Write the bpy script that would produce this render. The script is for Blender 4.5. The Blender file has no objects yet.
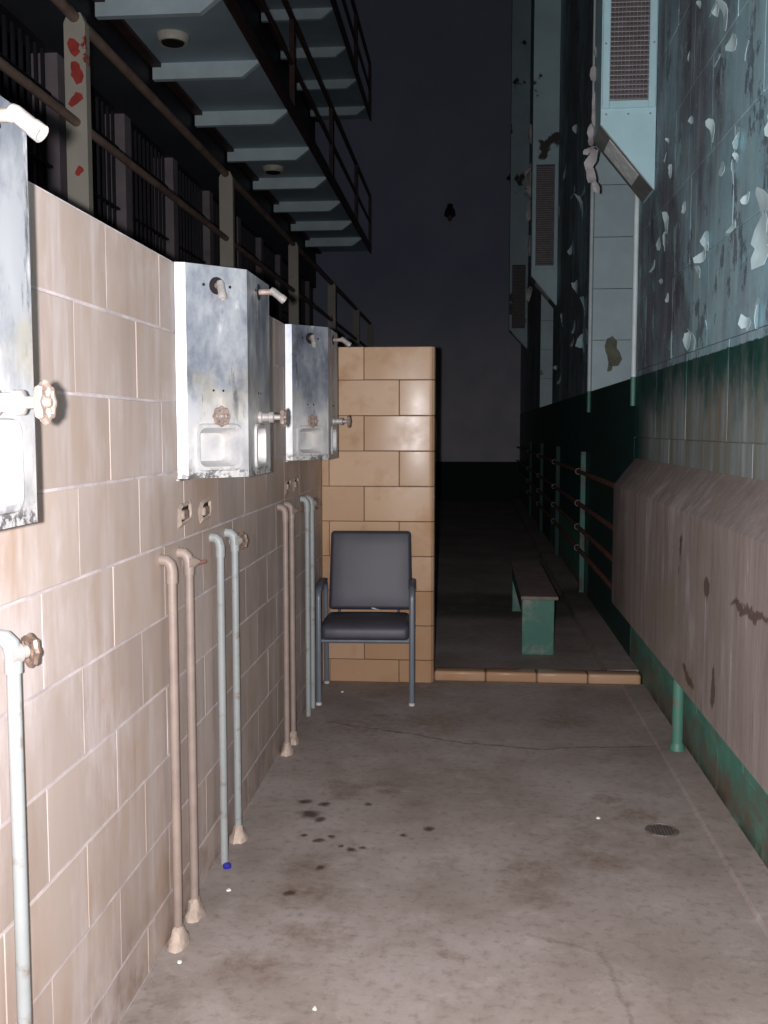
import bpy, bmesh, math, random
from mathutils import Vector, Matrix
random.seed(7)
SC = bpy.context.scene
COL = SC.collection
PI = math.pi

# ---------------------------------------------------------------- camera, world, light, exposure
CAM_H = 1.48
PITCH = math.atan(0.083)
YAW = math.atan(0.088 * math.cos(PITCH))
cd = bpy.data.cameras.new('camera')
cam = bpy.data.objects.new('camera', cd)
COL.objects.link(cam)
cam.location = (0, 0, CAM_H)
cam.rotation_euler = (PI / 2 - PITCH, 0, YAW)
cd.sensor_fit = 'HORIZONTAL'
cd.sensor_width = 36.0
cd.lens = 1000.0 / 768.0 * 36.0
cd.clip_start = 0.05
cd.clip_end = 100
SC.camera = cam

w = bpy.data.worlds.new('night'); SC.world = w
w.use_nodes = True
w.node_tree.nodes['Background'].inputs[0].default_value = (0.35, 0.45, 0.6, 1)
w.node_tree.nodes['Background'].inputs[1].default_value = 0.01

# the photographer's flash, just left of the lens (the camera is held upright)
fl = bpy.data.lights.new('camera_flash', 'SPOT')
fl.energy = 690
fl.color = (1.0, 0.975, 1.0)
fl.shadow_soft_size = 0.012
fl.spot_size = math.radians(150)
fl.spot_blend = 1.0
flo = bpy.data.objects.new('camera_flash', fl)
COL.objects.link(flo)
flo.location = (-0.048, -0.01, CAM_H + 0.005)
flo.rotation_euler = (PI / 2 + math.radians(1.0), 0, math.radians(-1.0))

vs = SC.view_settings
vs.view_transform = 'Standard'
vs.look = 'None'
vs.gamma = 1.0
vs.use_curve_mapping = False
vs.exposure = 0.0

# ---------------------------------------------------------------- key measures (metres)
XL, XR = -0.866, 0.99          # shower wall face, outer wall face
YE = 5.74                      # tiled end wall face
ZT = 1.963                     # top of tiled walls
YF = 21.0                      # far wall
DADO = 1.795

# ---------------------------------------------------------------- helpers
def root_of(o):
    while o.parent: o = o.parent
    return o

def obj(name, bm, mat, parent=None, local=False, smooth=False, loc=None, ang=38):
    me = bpy.data.meshes.new(name)
    if parent is not None and not local:
        off = root_of(parent).location
        if off.length > 0: bmesh.ops.translate(bm, verts=bm.verts, vec=-off)
    if loc is not None:
        bmesh.ops.translate(bm, verts=bm.verts, vec=-Vector(loc))
    bmesh.ops.recalc_face_normals(bm, faces=bm.faces)
    bm.to_mesh(me); bm.free()
    if smooth:
        for p in me.polygons: p.use_smooth = True
        try: me.set_sharp_from_angle(angle=math.radians(ang))
        except Exception: pass
    if mat is not None: me.materials.append(mat)
    o = bpy.data.objects.new(name, me)
    COL.objects.link(o)
    if loc is not None: o.location = loc
    if parent is not None: o.parent = parent
    return o

def tag(o, label, cat, group=None):
    o['label'] = label; o['category'] = cat
    if group: o['group'] = group
    return o

def thing(name, label, cat, loc=(0, 0, 0), rz=0, group=None):
    o = bpy.data.objects.new(name, None)
    COL.objects.link(o)
    o.empty_display_size = 0.1
    o.location = loc; o.rotation_euler = (0, 0, rz)
    return tag(o, label, cat, group)

def struct(name, bm, mat, label=None, **k):
    o = obj(name, bm, mat, **k)
    o['kind'] = 'structure'
    if label: o['label'] = label
    return o

def B(): return bmesh.new()

def box(bm, x0, x1, y0, y1, z0, z1, bev=0.0, seg=1):
    vs_ = [bm.verts.new((x, y, z)) for x in (x0, x1) for y in (y0, y1) for z in (z0, z1)]
    idx = [(0, 1, 3, 2), (4, 6, 7, 5), (0, 4, 5, 1), (2, 3, 7, 6), (0, 2, 6, 4), (1, 5, 7, 3)]
    fs = [bm.faces.new([vs_[i] for i in f]) for f in idx]
    if bev > 0:
        es = {e for f in fs for e in f.edges}
        bmesh.ops.bevel(bm, geom=list(es), offset=bev, segments=seg, affect='EDGES', profile=0.5)
    return bm

def prism(bm, pts, a0, a1, axis='Y'):
    """polygon pts in the plane normal to axis, extruded a0..a1"""
    def mk(p, a):
        if axis == 'Y': return (p[0], a, p[1])
        if axis == 'X': return (a, p[0], p[1])
        return (p[0], p[1], a)
    v0 = [bm.verts.new(mk(p, a0)) for p in pts]
    v1 = [bm.verts.new(mk(p, a1)) for p in pts]
    bm.faces.new(v0); bm.faces.new(v1[::-1])
    n = len(pts)
    for i in range(n):
        bm.faces.new((v0[i], v0[(i + 1) % n], v1[(i + 1) % n], v1[i]))
    return bm

def tube(bm, pts, r, n=10, cap=True, rr=None, sq=None):
    """round tube along a polyline; rr = radius per point; sq=(a,b) gives an oval section"""
    pts = [Vector(p) for p in pts]
    rings = []
    up0 = None
    for i, p in enumerate(pts):
        if i == 0: d = pts[1] - p
        elif i == len(pts) - 1: d = p - pts[i - 1]
        else: d = (pts[i + 1] - p).normalized() + (p - pts[i - 1]).normalized()
        d.normalize()
        if up0 is None:
            a = Vector((0, 0, 1)) if abs(d.z) < 0.9 else Vector((1, 0, 0))
            u = (a - d * a.dot(d)).normalized()
        else:
            u = (up0 - d * up0.dot(d)).normalized()
        up0 = u
        v = d.cross(u)
        rad = rr[i] if rr else r
        ra, rb = (rad, rad) if not sq else sq
        rings.append([bm.verts.new(p + u * math.cos(2 * PI * k / n) * ra + v * math.sin(2 * PI * k / n) * rb) for k in range(n)])
    for a, b in zip(rings, rings[1:]):
        for k in range(n):
            bm.faces.new((a[k], a[(k + 1) % n], b[(k + 1) % n], b[k]))
    if cap:
        bm.faces.new(rings[0]); bm.faces.new(rings[-1][::-1])
    return bm

def arc(c, r, a0, a1, n, plane='YZ'):
    out = []
    for i in range(n + 1):
        a = a0 + (a1 - a0) * i / n
        u, v = r * math.cos(a), r * math.sin(a)
        c = Vector(c)
        if plane == 'YZ': out.append(c + Vector((0, u, v)))
        elif plane == 'XZ': out.append(c + Vector((u, 0, v)))
        else: out.append(c + Vector((u, v, 0)))
    return out

def lathe(bm, prof, origin, axis, n=16):
    """profile (radius, along) around axis through origin"""
    ax = Vector(axis).normalized()
    a = Vector((0, 0, 1)) if abs(ax.z) < 0.9 else Vector((1, 0, 0))
    u = (a - ax * a.dot(ax)).normalized(); v = ax.cross(u)
    o = Vector(origin)
    rings = []
    for r, t in prof:
        rings.append([bm.verts.new(o + ax * t + (u * math.cos(2 * PI * k / n) + v * math.sin(2 * PI * k / n)) * max(r, 1e-4)) for k in range(n)])
    for A, Bq in zip(rings, rings[1:]):
        for k in range(n):
            bm.faces.new((A[k], A[(k + 1) % n], Bq[(k + 1) % n], Bq[k]))
    bm.faces.new(rings[0]); bm.faces.new(rings[-1][::-1])
    return bm

def torus(bm, origin, axis, R, r, n=16, m=6, lobes=0, amp=0.0):
    ax = Vector(axis).normalized()
    a = Vector((0, 0, 1)) if abs(ax.z) < 0.9 else Vector((1, 0, 0))
    u = (a - ax * a.dot(ax)).normalized(); v = ax.cross(u)
    o = Vector(origin); rings = []
    for i in range(n):
        t = 2 * PI * i / n
        d = u * math.cos(t) + v * math.sin(t)
        RR = R + amp * math.cos(lobes * t)
        rings.append([bm.verts.new(o + d * (RR + r * math.cos(2 * PI * j / m)) + ax * r * math.sin(2 * PI * j / m)) for j in range(m)])
    for i in range(n):
        A, C = rings[i], rings[(i + 1) % n]
        for j in range(m):
            bm.faces.new((A[j], A[(j + 1) % m], C[(j + 1) % m], C[j]))
    return bm

def wheel(bm, origin, axis, R=0.03):
    """scalloped cast handwheel"""
    torus(bm, origin, axis, R, R * 0.27, n=32, m=6, lobes=8, amp=R * 0.09)
    ax = Vector(axis).normalized()
    a = Vector((0, 0, 1)) if abs(ax.z) < 0.9 else Vector((1, 0, 0))
    u = (a - ax * a.dot(ax)).normalized(); v = ax.cross(u); o = Vector(origin)
    for k in range(4):
        t = PI / 4 + k * PI / 2
        d = u * math.cos(t) + v * math.sin(t)
        tube(bm, [o, o + d * R], R * 0.2, n=6)
    lathe(bm, [(R * 0.34, -R * 0.3), (R * 0.34, R * 0.3), (R * 0.2, R * 0.42)], origin, axis, 10)
    return bm

# ---------------------------------------------------------------- materials
def s2l(c):
    return tuple(((v / 255) / 12.92 if v / 255 <= 0.04045 else ((v / 255 + 0.055) / 1.055) ** 2.4) for v in c) + (1.0,)

class NT:
    def __init__(s, name, rough=0.6, metal=0.0, spec=0.5):
        s.m = bpy.data.materials.new(name); s.m.use_nodes = True
        s.t = s.m.node_tree; s.N = s.t.nodes; s.L = s.t.links
        s.b = s.N['Principled BSDF']
        s.b.inputs['Roughness'].default_value = rough
        s.b.inputs['Metallic'].default_value = metal
        s.b.inputs['Specular IOR Level'].default_value = spec
        s.geo = None
    def pos(s):
        if s.geo is None: s.geo = s.N.new('ShaderNodeNewGeometry')
        return s.geo.outputs['Position']
    def lk(s, a, b): s.L.new(a, b)
    def val(s, x, inp):
        if hasattr(x, 'links') or isinstance(x, bpy.types.NodeSocket): s.lk(x, inp)
        else: inp.default_value = x
    def mapv(s, scale=(1, 1, 1), loc=(0, 0, 0), src=None):
        n = s.N.new('ShaderNodeMapping'); n.inputs['Scale'].default_value = scale; n.inputs['Location'].default_value = loc
        s.lk(src or s.pos(), n.inputs['Vector']); return n.outputs[0]
    def noise(s, scale, vec=None, detail=5, rough=0.6, dist=0.0):
        n = s.N.new('ShaderNodeTexNoise'); n.inputs['Scale'].default_value = scale
        n.inputs['Detail'].default_value = detail; n.inputs['Roughness'].default_value = rough
        n.inputs['Distortion'].default_value = dist
        s.lk(vec or s.pos(), n.inputs['Vector']); return n.outputs['Fac']
    def ramp(s, fac, stops):
        n = s.N.new('ShaderNodeValToRGB'); e = n.color_ramp.elements
        while len(e) < len(stops): e.new(0.5)
        for el, (p, c) in zip(e, stops):
            el.position = p; el.color = c if isinstance(c, tuple) else (c, c, c, 1)
        s.lk(fac, n.inputs[0]); return n.outputs['Color']
    def mix(s, fac, a, b, mode='MIX'):
        n = s.N.new('ShaderNodeMix'); n.data_type = 'RGBA'; n.blend_type = mode
        s.val(fac, n.inputs[0]); s.val(a, n.inputs[6]); s.val(b, n.inputs[7]); return n.outputs[2]
    def math(s, op, a, b=0.0, clamp=False):
        n = s.N.new('ShaderNodeMath'); n.operation = op; n.use_clamp = clamp
        s.val(a, n.inputs[0]); s.val(b, n.inputs[1]); return n.outputs[0]
    def sep(s, v=None):
        n = s.N.new('ShaderNodeSeparateXYZ'); s.lk(v or s.pos(), n.inputs[0]); return n.outputs
    def step(s, v, a, b):
        n = s.N.new('ShaderNodeMapRange'); n.interpolation_type = 'SMOOTHSTEP'
        s.lk(v, n.inputs[0]); n.inputs[1].default_value = a; n.inputs[2].default_value = b; return n.outputs[0]
    def rand(s):
        return s.N.new('ShaderNodeObjectInfo').outputs['Random']
    def bump(s, h, strength=0.3, dist=0.01):
        n = s.N.new('ShaderNodeBump'); n.inputs['Strength'].default_value = strength; n.inputs['Distance'].default_value = dist
        s.lk(h, n.inputs['Height']); s.lk(n.outputs[0], s.b.inputs['Normal'])
    def col(s, c): s.val(c, s.b.inputs['Base Color']); return s
    def rgh(s, c): s.val(c, s.b.inputs['Roughness']); return s

def plain(name, c, rough=0.6, metal=0.0, var=0.25, scale=9.0, spec=0.5, bump=0.15):
    m = NT(name, rough, metal, spec)
    n = m.noise(scale)
    c = s2l(c)
    dk = tuple(v * (1 - var) for v in c[:3]) + (1,); lt = tuple(min(1, v * (1 + var)) for v in c[:3]) + (1,)
    m.col(m.ramp(n, [(0.3, dk), (0.7, lt)]))
    if bump: m.bump(m.noise(scale * 8), bump, 0.004)
    return m.m

def mat_tile_left():
    m = NT('soap_stained_tile', 0.5, 0, 0.35)
    r = m.rand()
    base = m.ramp(r, [(0.0, s2l((174, 157, 146))), (0.5, s2l((184, 168, 159))), (1.0, s2l((192, 174, 162)))])
    blot = m.noise(2.3, m.mapv((1, 1, 0.8)), 4)
    base = m.mix(m.step(blot, 0.45, 0.75), base, s2l((176, 150, 130)))
    st = m.noise(9, m.mapv((1, 1, 0.10)), 6, 0.65)
    base = m.mix(m.math('MULTIPLY', m.step(st, 0.5, 0.72), 0.55), base, s2l((208, 198, 197)))
    st2 = m.noise(6, m.mapv((1, 1, 0.14), (3, 5, 1)), 5, 0.6)
    base = m.mix(m.math('MULTIPLY', m.step(st2, 0.5, 0.75), 0.5), base, s2l((156, 132, 118)))
    wh = m.math('MULTIPLY', m.step(m.noise(3.2, m.mapv((1, 1, 0.55), (5, 2, 9)), 7, 0.65), 0.47, 0.66), m.ramp(m.noise(26, m.mapv((1, 1, 0.12)), 6, 0.7), [(0.35, 0.1), (0.65, 0.9)]))
    base = m.mix(m.math('MULTIPLY', wh, 0.65), base, s2l((222, 212, 212)))
    z = m.sep()[2]
    g = m.math('MULTIPLY', m.step(m.noise(7), 0.42, 0.65), m.step(z, 0.30, 0.02))
    base = m.mix(m.math('MULTIPLY', g, 0.6), base, s2l((112, 82, 58)))
    # the grubby far half of the shower wall has more grey scum on it
    y = m.sep()[1]
    sc = m.math('MULTIPLY', m.step(m.math('ADD', y, m.math('MULTIPLY', m.noise(1.6), 1.2)), 3.0, 4.6), 0.6)
    sc = m.math('MULTIPLY', sc, m.step(m.math('ADD', z, m.math('MULTIPLY', m.noise(2.5), 0.5)), 1.75, 1.25))
    base = m.mix(sc, base, m.ramp(m.noise(11, m.mapv((1, 1, .3))), [(0.3, s2l((124, 108, 100))), (0.7, s2l((172, 156, 148)))]))
    m.col(base)
    m.rgh(m.ramp(m.noise(5), [(0.3, 0.38), (0.7, 0.62)]))
    m.bump(m.noise(14, m.mapv((1, 1, 0.3))), 0.25, 0.004)
    return m.m

def mat_tile_end():
    m = NT('glazed_tan_tile', 0.22, 0, 0.16)
    r = m.rand()
    base = m.ramp(r, [(0.0, s2l((180, 146, 114))), (0.5, s2l((192, 160, 130))), (1.0, s2l((200, 170, 142)))])
    b = m.noise(5, None, 5)
    base = m.mix(m.math('MULTIPLY', m.step(b, 0.5, 0.7), 0.6), base, s2l((172, 130, 88)))
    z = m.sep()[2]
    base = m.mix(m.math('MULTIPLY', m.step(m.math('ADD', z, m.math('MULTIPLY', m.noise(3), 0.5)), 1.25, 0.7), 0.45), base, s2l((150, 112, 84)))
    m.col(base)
    m.rgh(m.ramp(m.noise(4), [(0.35, 0.18), (0.7, 0.32)]))
    m.bump(m.noise(6, None, 3), 0.05, 0.003)
    return m.m

def mat_floor():
    m = NT('worn_concrete_floor', 0.75, 0, 0.3)
    a = m.noise(1.4, None, 8, 0.62)
    base = m.ramp(a, [(0.3, s2l((130, 117, 110))), (0.5, s2l((152, 140, 134))), (0.7, s2l((168, 158, 154)))])
    f = m.noise(28, None, 6, 0.7)
    base = m.mix(m.math('MULTIPLY', m.step(f, 0.48, 0.70), 0.5), base, s2l((108, 94, 86)))
    f2 = m.noise(3.3, m.mapv((1, 1, 1), (7, 2, 0)), 7, 0.7)
    base = m.mix(m.math('MULTIPLY', m.step(f2, 0.52, 0.72), 0.5), base, s2l((112, 98, 88)))
    # warped position for stains
    wn = m.N.new('ShaderNodeTexNoise'); wn.inputs['Scale'].default_value = 8; wn.inputs['Detail'].default_value = 8; wn.inputs['Roughness'].default_value = 0.68
    m.lk(m.pos(), wn.inputs['Vector'])
    wv = m.N.new('ShaderNodeVectorMath'); wv.operation = 'MULTIPLY_ADD'
    m.lk(wn.outputs['Color'], wv.inputs[0]); wv.inputs[1].default_value = (0.30, 0.30, 0); 
    off = m.N.new('ShaderNodeVectorMath'); off.operation = 'SUBTRACT'
    m.lk(m.pos(), off.inputs[0]); off.inputs[1].default_value = (0.15, 0.15, 0)
    m.lk(off.outputs[0], wv.inputs[2])
    P = wv.outputs[0]
    def spots(lst, gain=1.0):
        acc = None
        for x, y, r in lst:
            d = m.N.new('ShaderNodeVectorMath'); d.operation = 'DISTANCE'
            m.lk(P, d.inputs[0]); d.inputs[1].default_value = (x, y, 0)
            v = m.step(m.math('DIVIDE', d.outputs['Value'], r * gain), 1.0, 0.25)
            acc = v if acc is None else m.math('MAXIMUM', acc, v)
        return acc
    brown = spots([(-.51, 3.98, .13), (-.35, 4.02, .10), (-.55, 3.24, .11), (-.53, 3.04, .12), (-.6, 2.59, .11), (-.45, 2.78, .12), (.21, 3.29, .16),
                   (.45, 3.39, .14), (.55, 3.96, .08), (-.05, 2.72, .05), (.2, 3.1, .1), (-.5, 4.9, .28), (-.2, 4.95, .25), (.46, 5.06, .2), (.63, 3.8, .1)], 1.15)
    brown = m.math('MULTIPLY', brown, m.ramp(m.noise(22, None, 7, 0.7), [(0.35, 0.15), (0.65, 1.0)]))
    base = m.mix(m.math('MULTIPLY', brown, 0.6), base, s2l((98, 74, 56)))
    P = None
    wd = m.N.new('ShaderNodeVectorMath'); wd.operation = 'MULTIPLY_ADD'
    m.lk(wn.outputs['Color'], wd.inputs[0]); wd.inputs[1].default_value = (.10, .10, 0)
    od = m.N.new('ShaderNodeVectorMath'); od.operation = 'SUBTRACT'; m.lk(m.pos(), od.inputs[0]); od.inputs[1].default_value = (.05, .05, 0)
    m.lk(od.outputs[0], wd.inputs[2]); P = wd.outputs[0]
    dark = spots([(-.62, 3.70, .055), (-.57, 3.66, .04), (-.57, 3.81, .035), (-.65, 3.84, .04), (-.37, 3.41, .022), (-.41, 3.39, .03), (-.15, 3.61, .035),
                  (-.24, 3.54, .022), (-.40, 3.82, .022), (-.54, 3.45, .03), (-.6, 3.5, .022), (-.5, 3.5, .018), (-.46, 3.42, .02), (-.5, 3.24, .028), (-.56, 3.05, .03)])
    base = m.mix(m.math('MULTIPLY', dark, 0.85), base, s2l((52, 36, 28)))
    # beyond the tiled kerb the floor is darker, with a dark band across it
    xs = m.sep(); wy = m.sep(P)[1]
    past_kerb = m.step(xs[1], 5.85, 5.95)
    base = m.mix(m.math('MULTIPLY', past_kerb, 0.12), base, s2l((84, 66, 58)))
    band = m.math('MULTIPLY', m.step(wy, 7.6, 8.0), m.step(wy, 9.2, 8.8))
    base = m.mix(m.math('MULTIPLY', band, 0.6), base, s2l((44, 36, 32)))
    # cracks
    def crack(pts):
        acc = None
        for (x0, y0), (x1, y1) in zip(pts, pts[1:]):
            L = math.hypot(x1 - x0, y1 - y0); ux, uy = (x1 - x0) / L, (y1 - y0) / L
            sp = m.sep(P2)
            dx = m.math('SUBTRACT', sp[0], x0); dy = m.math('SUBTRACT', sp[1], y0)
            t = m.math('ADD', m.math('MULTIPLY', dx, ux), m.math('MULTIPLY', dy, uy))
            n_ = m.math('ABSOLUTE', m.math('SUBTRACT', m.math('MULTIPLY', dx, uy), m.math('MULTIPLY', dy, ux)))
            v = m.math('MULTIPLY', m.step(n_, 0.012, 0.002), m.math('MULTIPLY', m.step(t, -0.01, 0.01), m.step(t, L + 0.01, L - 0.01)))
            acc = v if acc is None else m.math('MAXIMUM', acc, v)
        return acc
    w2 = m.N.new('ShaderNodeVectorMath'); w2.operation = 'MULTIPLY_ADD'
    m.lk(wn.outputs['Color'], w2.inputs[0]); w2.inputs[1].default_value = (0.09, 0.09, 0)
    o2 = m.N.new('ShaderNodeVectorMath'); o2.operation = 'SUBTRACT'; m.lk(m.pos(), o2.inputs[0]); o2.inputs[1].default_value = (0.045, 0.045, 0)
    m.lk(o2.outputs[0], w2.inputs[2]); P2 = w2.outputs[0]
    c1 = crack([(-.73, 4.92), (-.34, 4.78), (0, 4.63), (.33, 4.58), (.84, 4.67)])
    base = m.mix(m.math('MULTIPLY', c1, 0.55), base, s2l((60, 46, 38)))
    c2 = crack([(.17, 2.85), (.37, 2.78), (.40, 2.6), (.41, 2.40)])
    base = m.mix(m.math('MULTIPLY', c2, 0.3), base, s2l((84, 70, 60)))
    sc = m.noise(5.5, m.mapv((1, 1, 1), (3, 9, 0)), 9, 0.75, 0.6)
    base = m.mix(m.math('MULTIPLY', m.step(sc, 0.50, 0.72), 0.28), base, s2l((192, 184, 180)))
    m.col(base)
    m.bump(m.noise(40, None, 8, 0.7), 0.25, 0.006)
    return m.m

def mat_outer_wall():
    """painted block: pale blue-green above a dark green dado; paint lost in patches"""
    m = NT('peeling_painted_block', 0.6, 0, 0.4)
    x, y, z = m.sep()
    # upper: paint / bare
    pt = m.ramp(m.noise(3, m.mapv((1, 1, 0.5))), [(0.3, s2l((140, 180, 192))), (0.7, s2l((172, 206, 214)))])
    bare = m.ramp(m.noise(7, m.mapv((1, 1, 0.35))), [(0.3, s2l((92, 98, 110))), (0.7, s2l((138, 146, 156)))])
    pm = m.noise(1.5, m.mapv((1, 1, 0.55), (2, 1.3, 0)), 9, 0.66)
    near = m.step(y, 5.4, 3.6)
    pm = m.math('ADD', pm, m.math('MULTIPLY', near, 0.10))
    up = m.mix(m.step(pm, 0.46, 0.66), bare, pt)
    drip = m.noise(16, m.mapv((1, 1, 0.045)), 6, 0.7)
    up = m.mix(m.math('MULTIPLY', m.step(drip, 0.54, 0.70), 0.6), up, s2l((200, 216, 218)))
    sh = m.noise(5, m.mapv((1, 1, 0.7), (1, 6, 3)), 8, 0.68)
    up = m.mix(m.math('MULTIPLY', m.step(sh, 0.60, 0.615), 0.8), up, s2l((164, 204, 208)))
    sh2 = m.noise(4.2, m.mapv((1, 1, 0.6), (8, 2, 5)), 8, 0.7)
    up = m.mix(m.math('MULTIPLY', m.step(sh2, 0.58, 0.595), 0.7), up, s2l((84, 86, 98)))
    fs = m.noise(55, m.mapv((1, 1, 0.5)), 4, 0.7)
    up = m.mix(m.math('MULTIPLY', m.step(fs, 0.62, 0.68), 0.6), up, s2l((206, 222, 226)))
    # dado: green where paint holds, grey-brown where worn (lower down by the casing)
    gr = m.ramp(m.noise(6), [(0.3, s2l((10, 58, 54))), (0.7, s2l((24, 84, 76)))])
    wr = m.ramp(m.noise(11, m.mapv((1, 1, 0.10))), [(0.3, s2l((124, 116, 96))), (0.55, s2l((132, 142, 142))), (0.75, s2l((168, 174, 174)))])
    wm = m.noise(3, m.mapv((1, 1, 0.7)), 9, 0.72)
    wm = m.math('ADD', wm, m.math('MULTIPLY', m.step(z, 1.80, 1.40), 0.42))
    wm = m.math('MULTIPLY', m.step(wm, 0.45, 0.85), m.step(y, 6.2, 5.6))
    lo = m.mix(wm, gr, wr)
    lo = m.mix(m.math('MULTIPLY', m.step(m.noise(22, m.mapv((1, 1, 0.05)), 7, 0.7), 0.55, 0.72), m.math('MULTIPLY', m.step(y, 6.2, 5.4), 0.45)), lo, s2l((150, 164, 164)))
    # skirting level: brighter green over grey, grubby at the floor
    g2 = m.ramp(m.noise(5), [(0.3, s2l((62, 116, 102))), (0.7, s2l((94, 150, 132)))])
    s2 = m.noise(5, m.mapv((1, 1, 1.4), (4, 0, 2)), 7, 0.7)
    s2 = m.math('ADD', s2, m.math('MULTIPLY', m.step(z, 0.34, 0.05), 0.25))
    b2 = m.mix(m.step(s2, 0.52, 0.85), g2, s2l((104, 94, 82)))
    b2 = m.mix(m.math('MULTIPLY', m.step(m.noise(9), 0.4, 0.6), m.step(z, 0.10, 0.0)), b2, s2l((40, 46, 36)))
    lo = m.mix(m.step(z, 0.60, 0.58), lo, b2)
    zz = m.math('ADD', z, m.math('MULTIPLY', m.math('SUBTRACT', m.noise(18), 0.5), 0.02))
    c = m.mix(m.step(zz, DADO - 0.003, DADO + 0.003), lo, up)
    m.col(c)
    m.bump(m.math('ADD', pm, m.math('MULTIPLY', m.noise(30), 0.3)), 0.5, 0.01)
    return m.m

MARKS = [(3.72, .90, .04, .04, 0), (3.14, .915, .26, .018, -.03), (3.99, .50, .11, .025, .25), (3.58, .56, .03, .09, 0)]
def mat_casing():
    m = NT('streaked_cement_casing', 0.7, 0, 0.3)
    st = m.noise(16, m.mapv((1, 1, 0.10)), 9, 0.78)
    c = m.ramp(st, [(0.25, s2l((106, 92, 88))), (0.45, s2l((140, 128, 124))), (0.6, s2l((152, 142, 138))), (0.72, s2l((206, 200, 200)))])
    st3 = m.noise(60, m.mapv((1, 1, 0.06)), 6, 0.75)
    c = m.mix(m.math('MULTIPLY', m.step(st3, 0.52, 0.70), 0.4), c, s2l((84, 72, 68)))
    c = m.mix(m.math('MULTIPLY', m.step(m.noise(2.6, m.mapv((1, 1, 0.5), (2, 4.4, 1)), 7, .7), 0.54, 0.68), 0.5), c, s2l((188, 182, 182)))
    b = m.noise(1.8, None, 5)
    c = m.mix(m.math('MULTIPLY', m.step(b, 0.5, 0.7), 0.5), c, s2l((136, 124, 104)))
    y = m.sep()[1]
    c = m.mix(m.math('MULTIPLY', m.step(m.math('ADD', y, m.noise(3)), 6.0, 6.6), 0.5), c, s2l((76, 58, 60)))
    # rust runs and knocks
    sp = m.noise(2.3, m.mapv((1, 1.6, 0.9), (0.4, 3.1, 0.8)), 6, 0.6)
    c = m.mix(m.math('MULTIPLY', m.step(sp, 0.67, 0.70), 0.8), c, s2l((66, 44, 38)))
    x_, y_, z_ = m.sep()
    jy = m.math('MULTIPLY', m.math('SUBTRACT', m.noise(12, None, 6, .7), .5), .10)
    jz = m.math('MULTIPLY', m.math('SUBTRACT', m.noise(12, m.mapv((1, 1, 1), (3, 8, 4)), 6, .7), .5), .12)
    for cy, cz, ry, rz, sh in MARKS:
        dy = m.math('SUBTRACT', m.math('ADD', y_, jy), cy); dz = m.math('SUBTRACT', m.math('ADD', z_, jz), cz)
        dz = m.math('SUBTRACT', dz, m.math('MULTIPLY', dy, sh))
        q = m.math('ADD', m.math('POWER', m.math('DIVIDE', dy, ry), 2.0), m.math('POWER', m.math('DIVIDE', dz, rz), 2.0))
        c = m.mix(m.math('MULTIPLY', m.step(q, 1.1, .5), .75), c, s2l((70, 48, 42)))
    m.col(c); m.bump(st, 0.10, 0.004)
    return m.m

def mat_steel(name='stained_steel'):
    m = NT(name, 0.42, 0.55, 0.5)
    n = m.noise(4.5, m.mapv((1, 1, 0.6)), 8, 0.68)
    c = m.ramp(n, [(0.34, s2l((104, 108, 120))), (0.47, s2l((158, 162, 172))), (0.58, s2l((196, 198, 202)))])
    sc = m.noise(8, m.mapv((1, 1, 0.35), (3, 1, 5)), 7, 0.7)
    mask = m.step(sc, 0.54, 0.68)
    c = m.mix(m.math('MULTIPLY', mask, 0.7), c, s2l((226, 224, 220)))
    z = m.sep()[2]
    ye = m.math('MULTIPLY', m.step(m.noise(6, m.mapv((1, 1, 1), (9, 4, 2))), 0.5, 0.7), m.math('MULTIPLY', m.step(z, 1.40, 1.5), m.step(z, 1.75, 1.6)))
    c = m.mix(m.math('MULTIPLY', ye, 0.6), c, s2l((206, 192, 158)))
    dk = m.noise(13, m.mapv((1, 1, 0.22), (1, 7, 3)), 8, 0.75)
    c = m.mix(m.math('MULTIPLY', m.step(dk, 0.56, 0.66), 0.75), c, s2l((62, 62, 70)))
    zn = m.math('ADD', z, m.math('MULTIPLY', m.math('SUBTRACT', m.noise(7, None, 6, .65), .5), .35))
    low = m.math('MULTIPLY', m.step(zn, 1.64, 1.46), m.ramp(m.noise(9), [(0.3, 0.45), (0.6, 1.0)]))
    c = m.mix(m.math('MULTIPLY', low, 0.7), c, s2l((206, 202, 196)))
    rim = m.math('MULTIPLY', m.step(z, 1.372, 1.345), m.step(m.noise(38, None, 6, 0.7), 0.48, 0.56))
    c = m.mix(m.math('MULTIPLY', rim, 0.8), c, s2l((54, 48, 48)))
    mask = m.math('MAXIMUM', mask, low)
    m.col(c)
    m.val(m.math('SUBTRACT', 0.62, m.math('MULTIPLY', mask, 0.5)), m.b.inputs['Metallic'])
    m.rgh(m.ramp(n, [(0.3, 0.34), (0.7, 0.6)]))
    m.bump(n, 0.12, 0.003)
    return m.m

def mat_chipped(name, paint, chip, lo=0.58, hi=0.62, scale=7, rough=0.5):
    m = NT(name, rough)
    n = m.noise(scale, None, 7, 0.62)
    p = m.ramp(m.noise(3), [(0.3, tuple(v * 0.8 for v in s2l(paint)[:3]) + (1,)), (0.7, s2l(paint))])
    m.col(m.mix(m.step(n, lo, hi), p, s2l(chip)))
    m.bump(n, 0.3, 0.005)
    return m.m

def mat_far_wall():
    m = NT('far_painted_wall', 0.8, 0, 0.3)
    z = m.sep()[2]
    c = m.ramp(m.noise(0.5, None, 6), [(0.3, s2l((134, 142, 166))), (0.7, s2l((152, 160, 182)))])
    c = m.mix(m.math('MULTIPLY', m.ramp(m.noise(1.1), [(.3, .5), (.6, 1.0)]), m.step(z, 5.0, 1.2)), c, s2l((206, 200, 204)))
    c = m.mix(m.step(z, 0.79, 0.81), s2l((30, 44, 44)), c)
    m.col(c); return m.m

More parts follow.
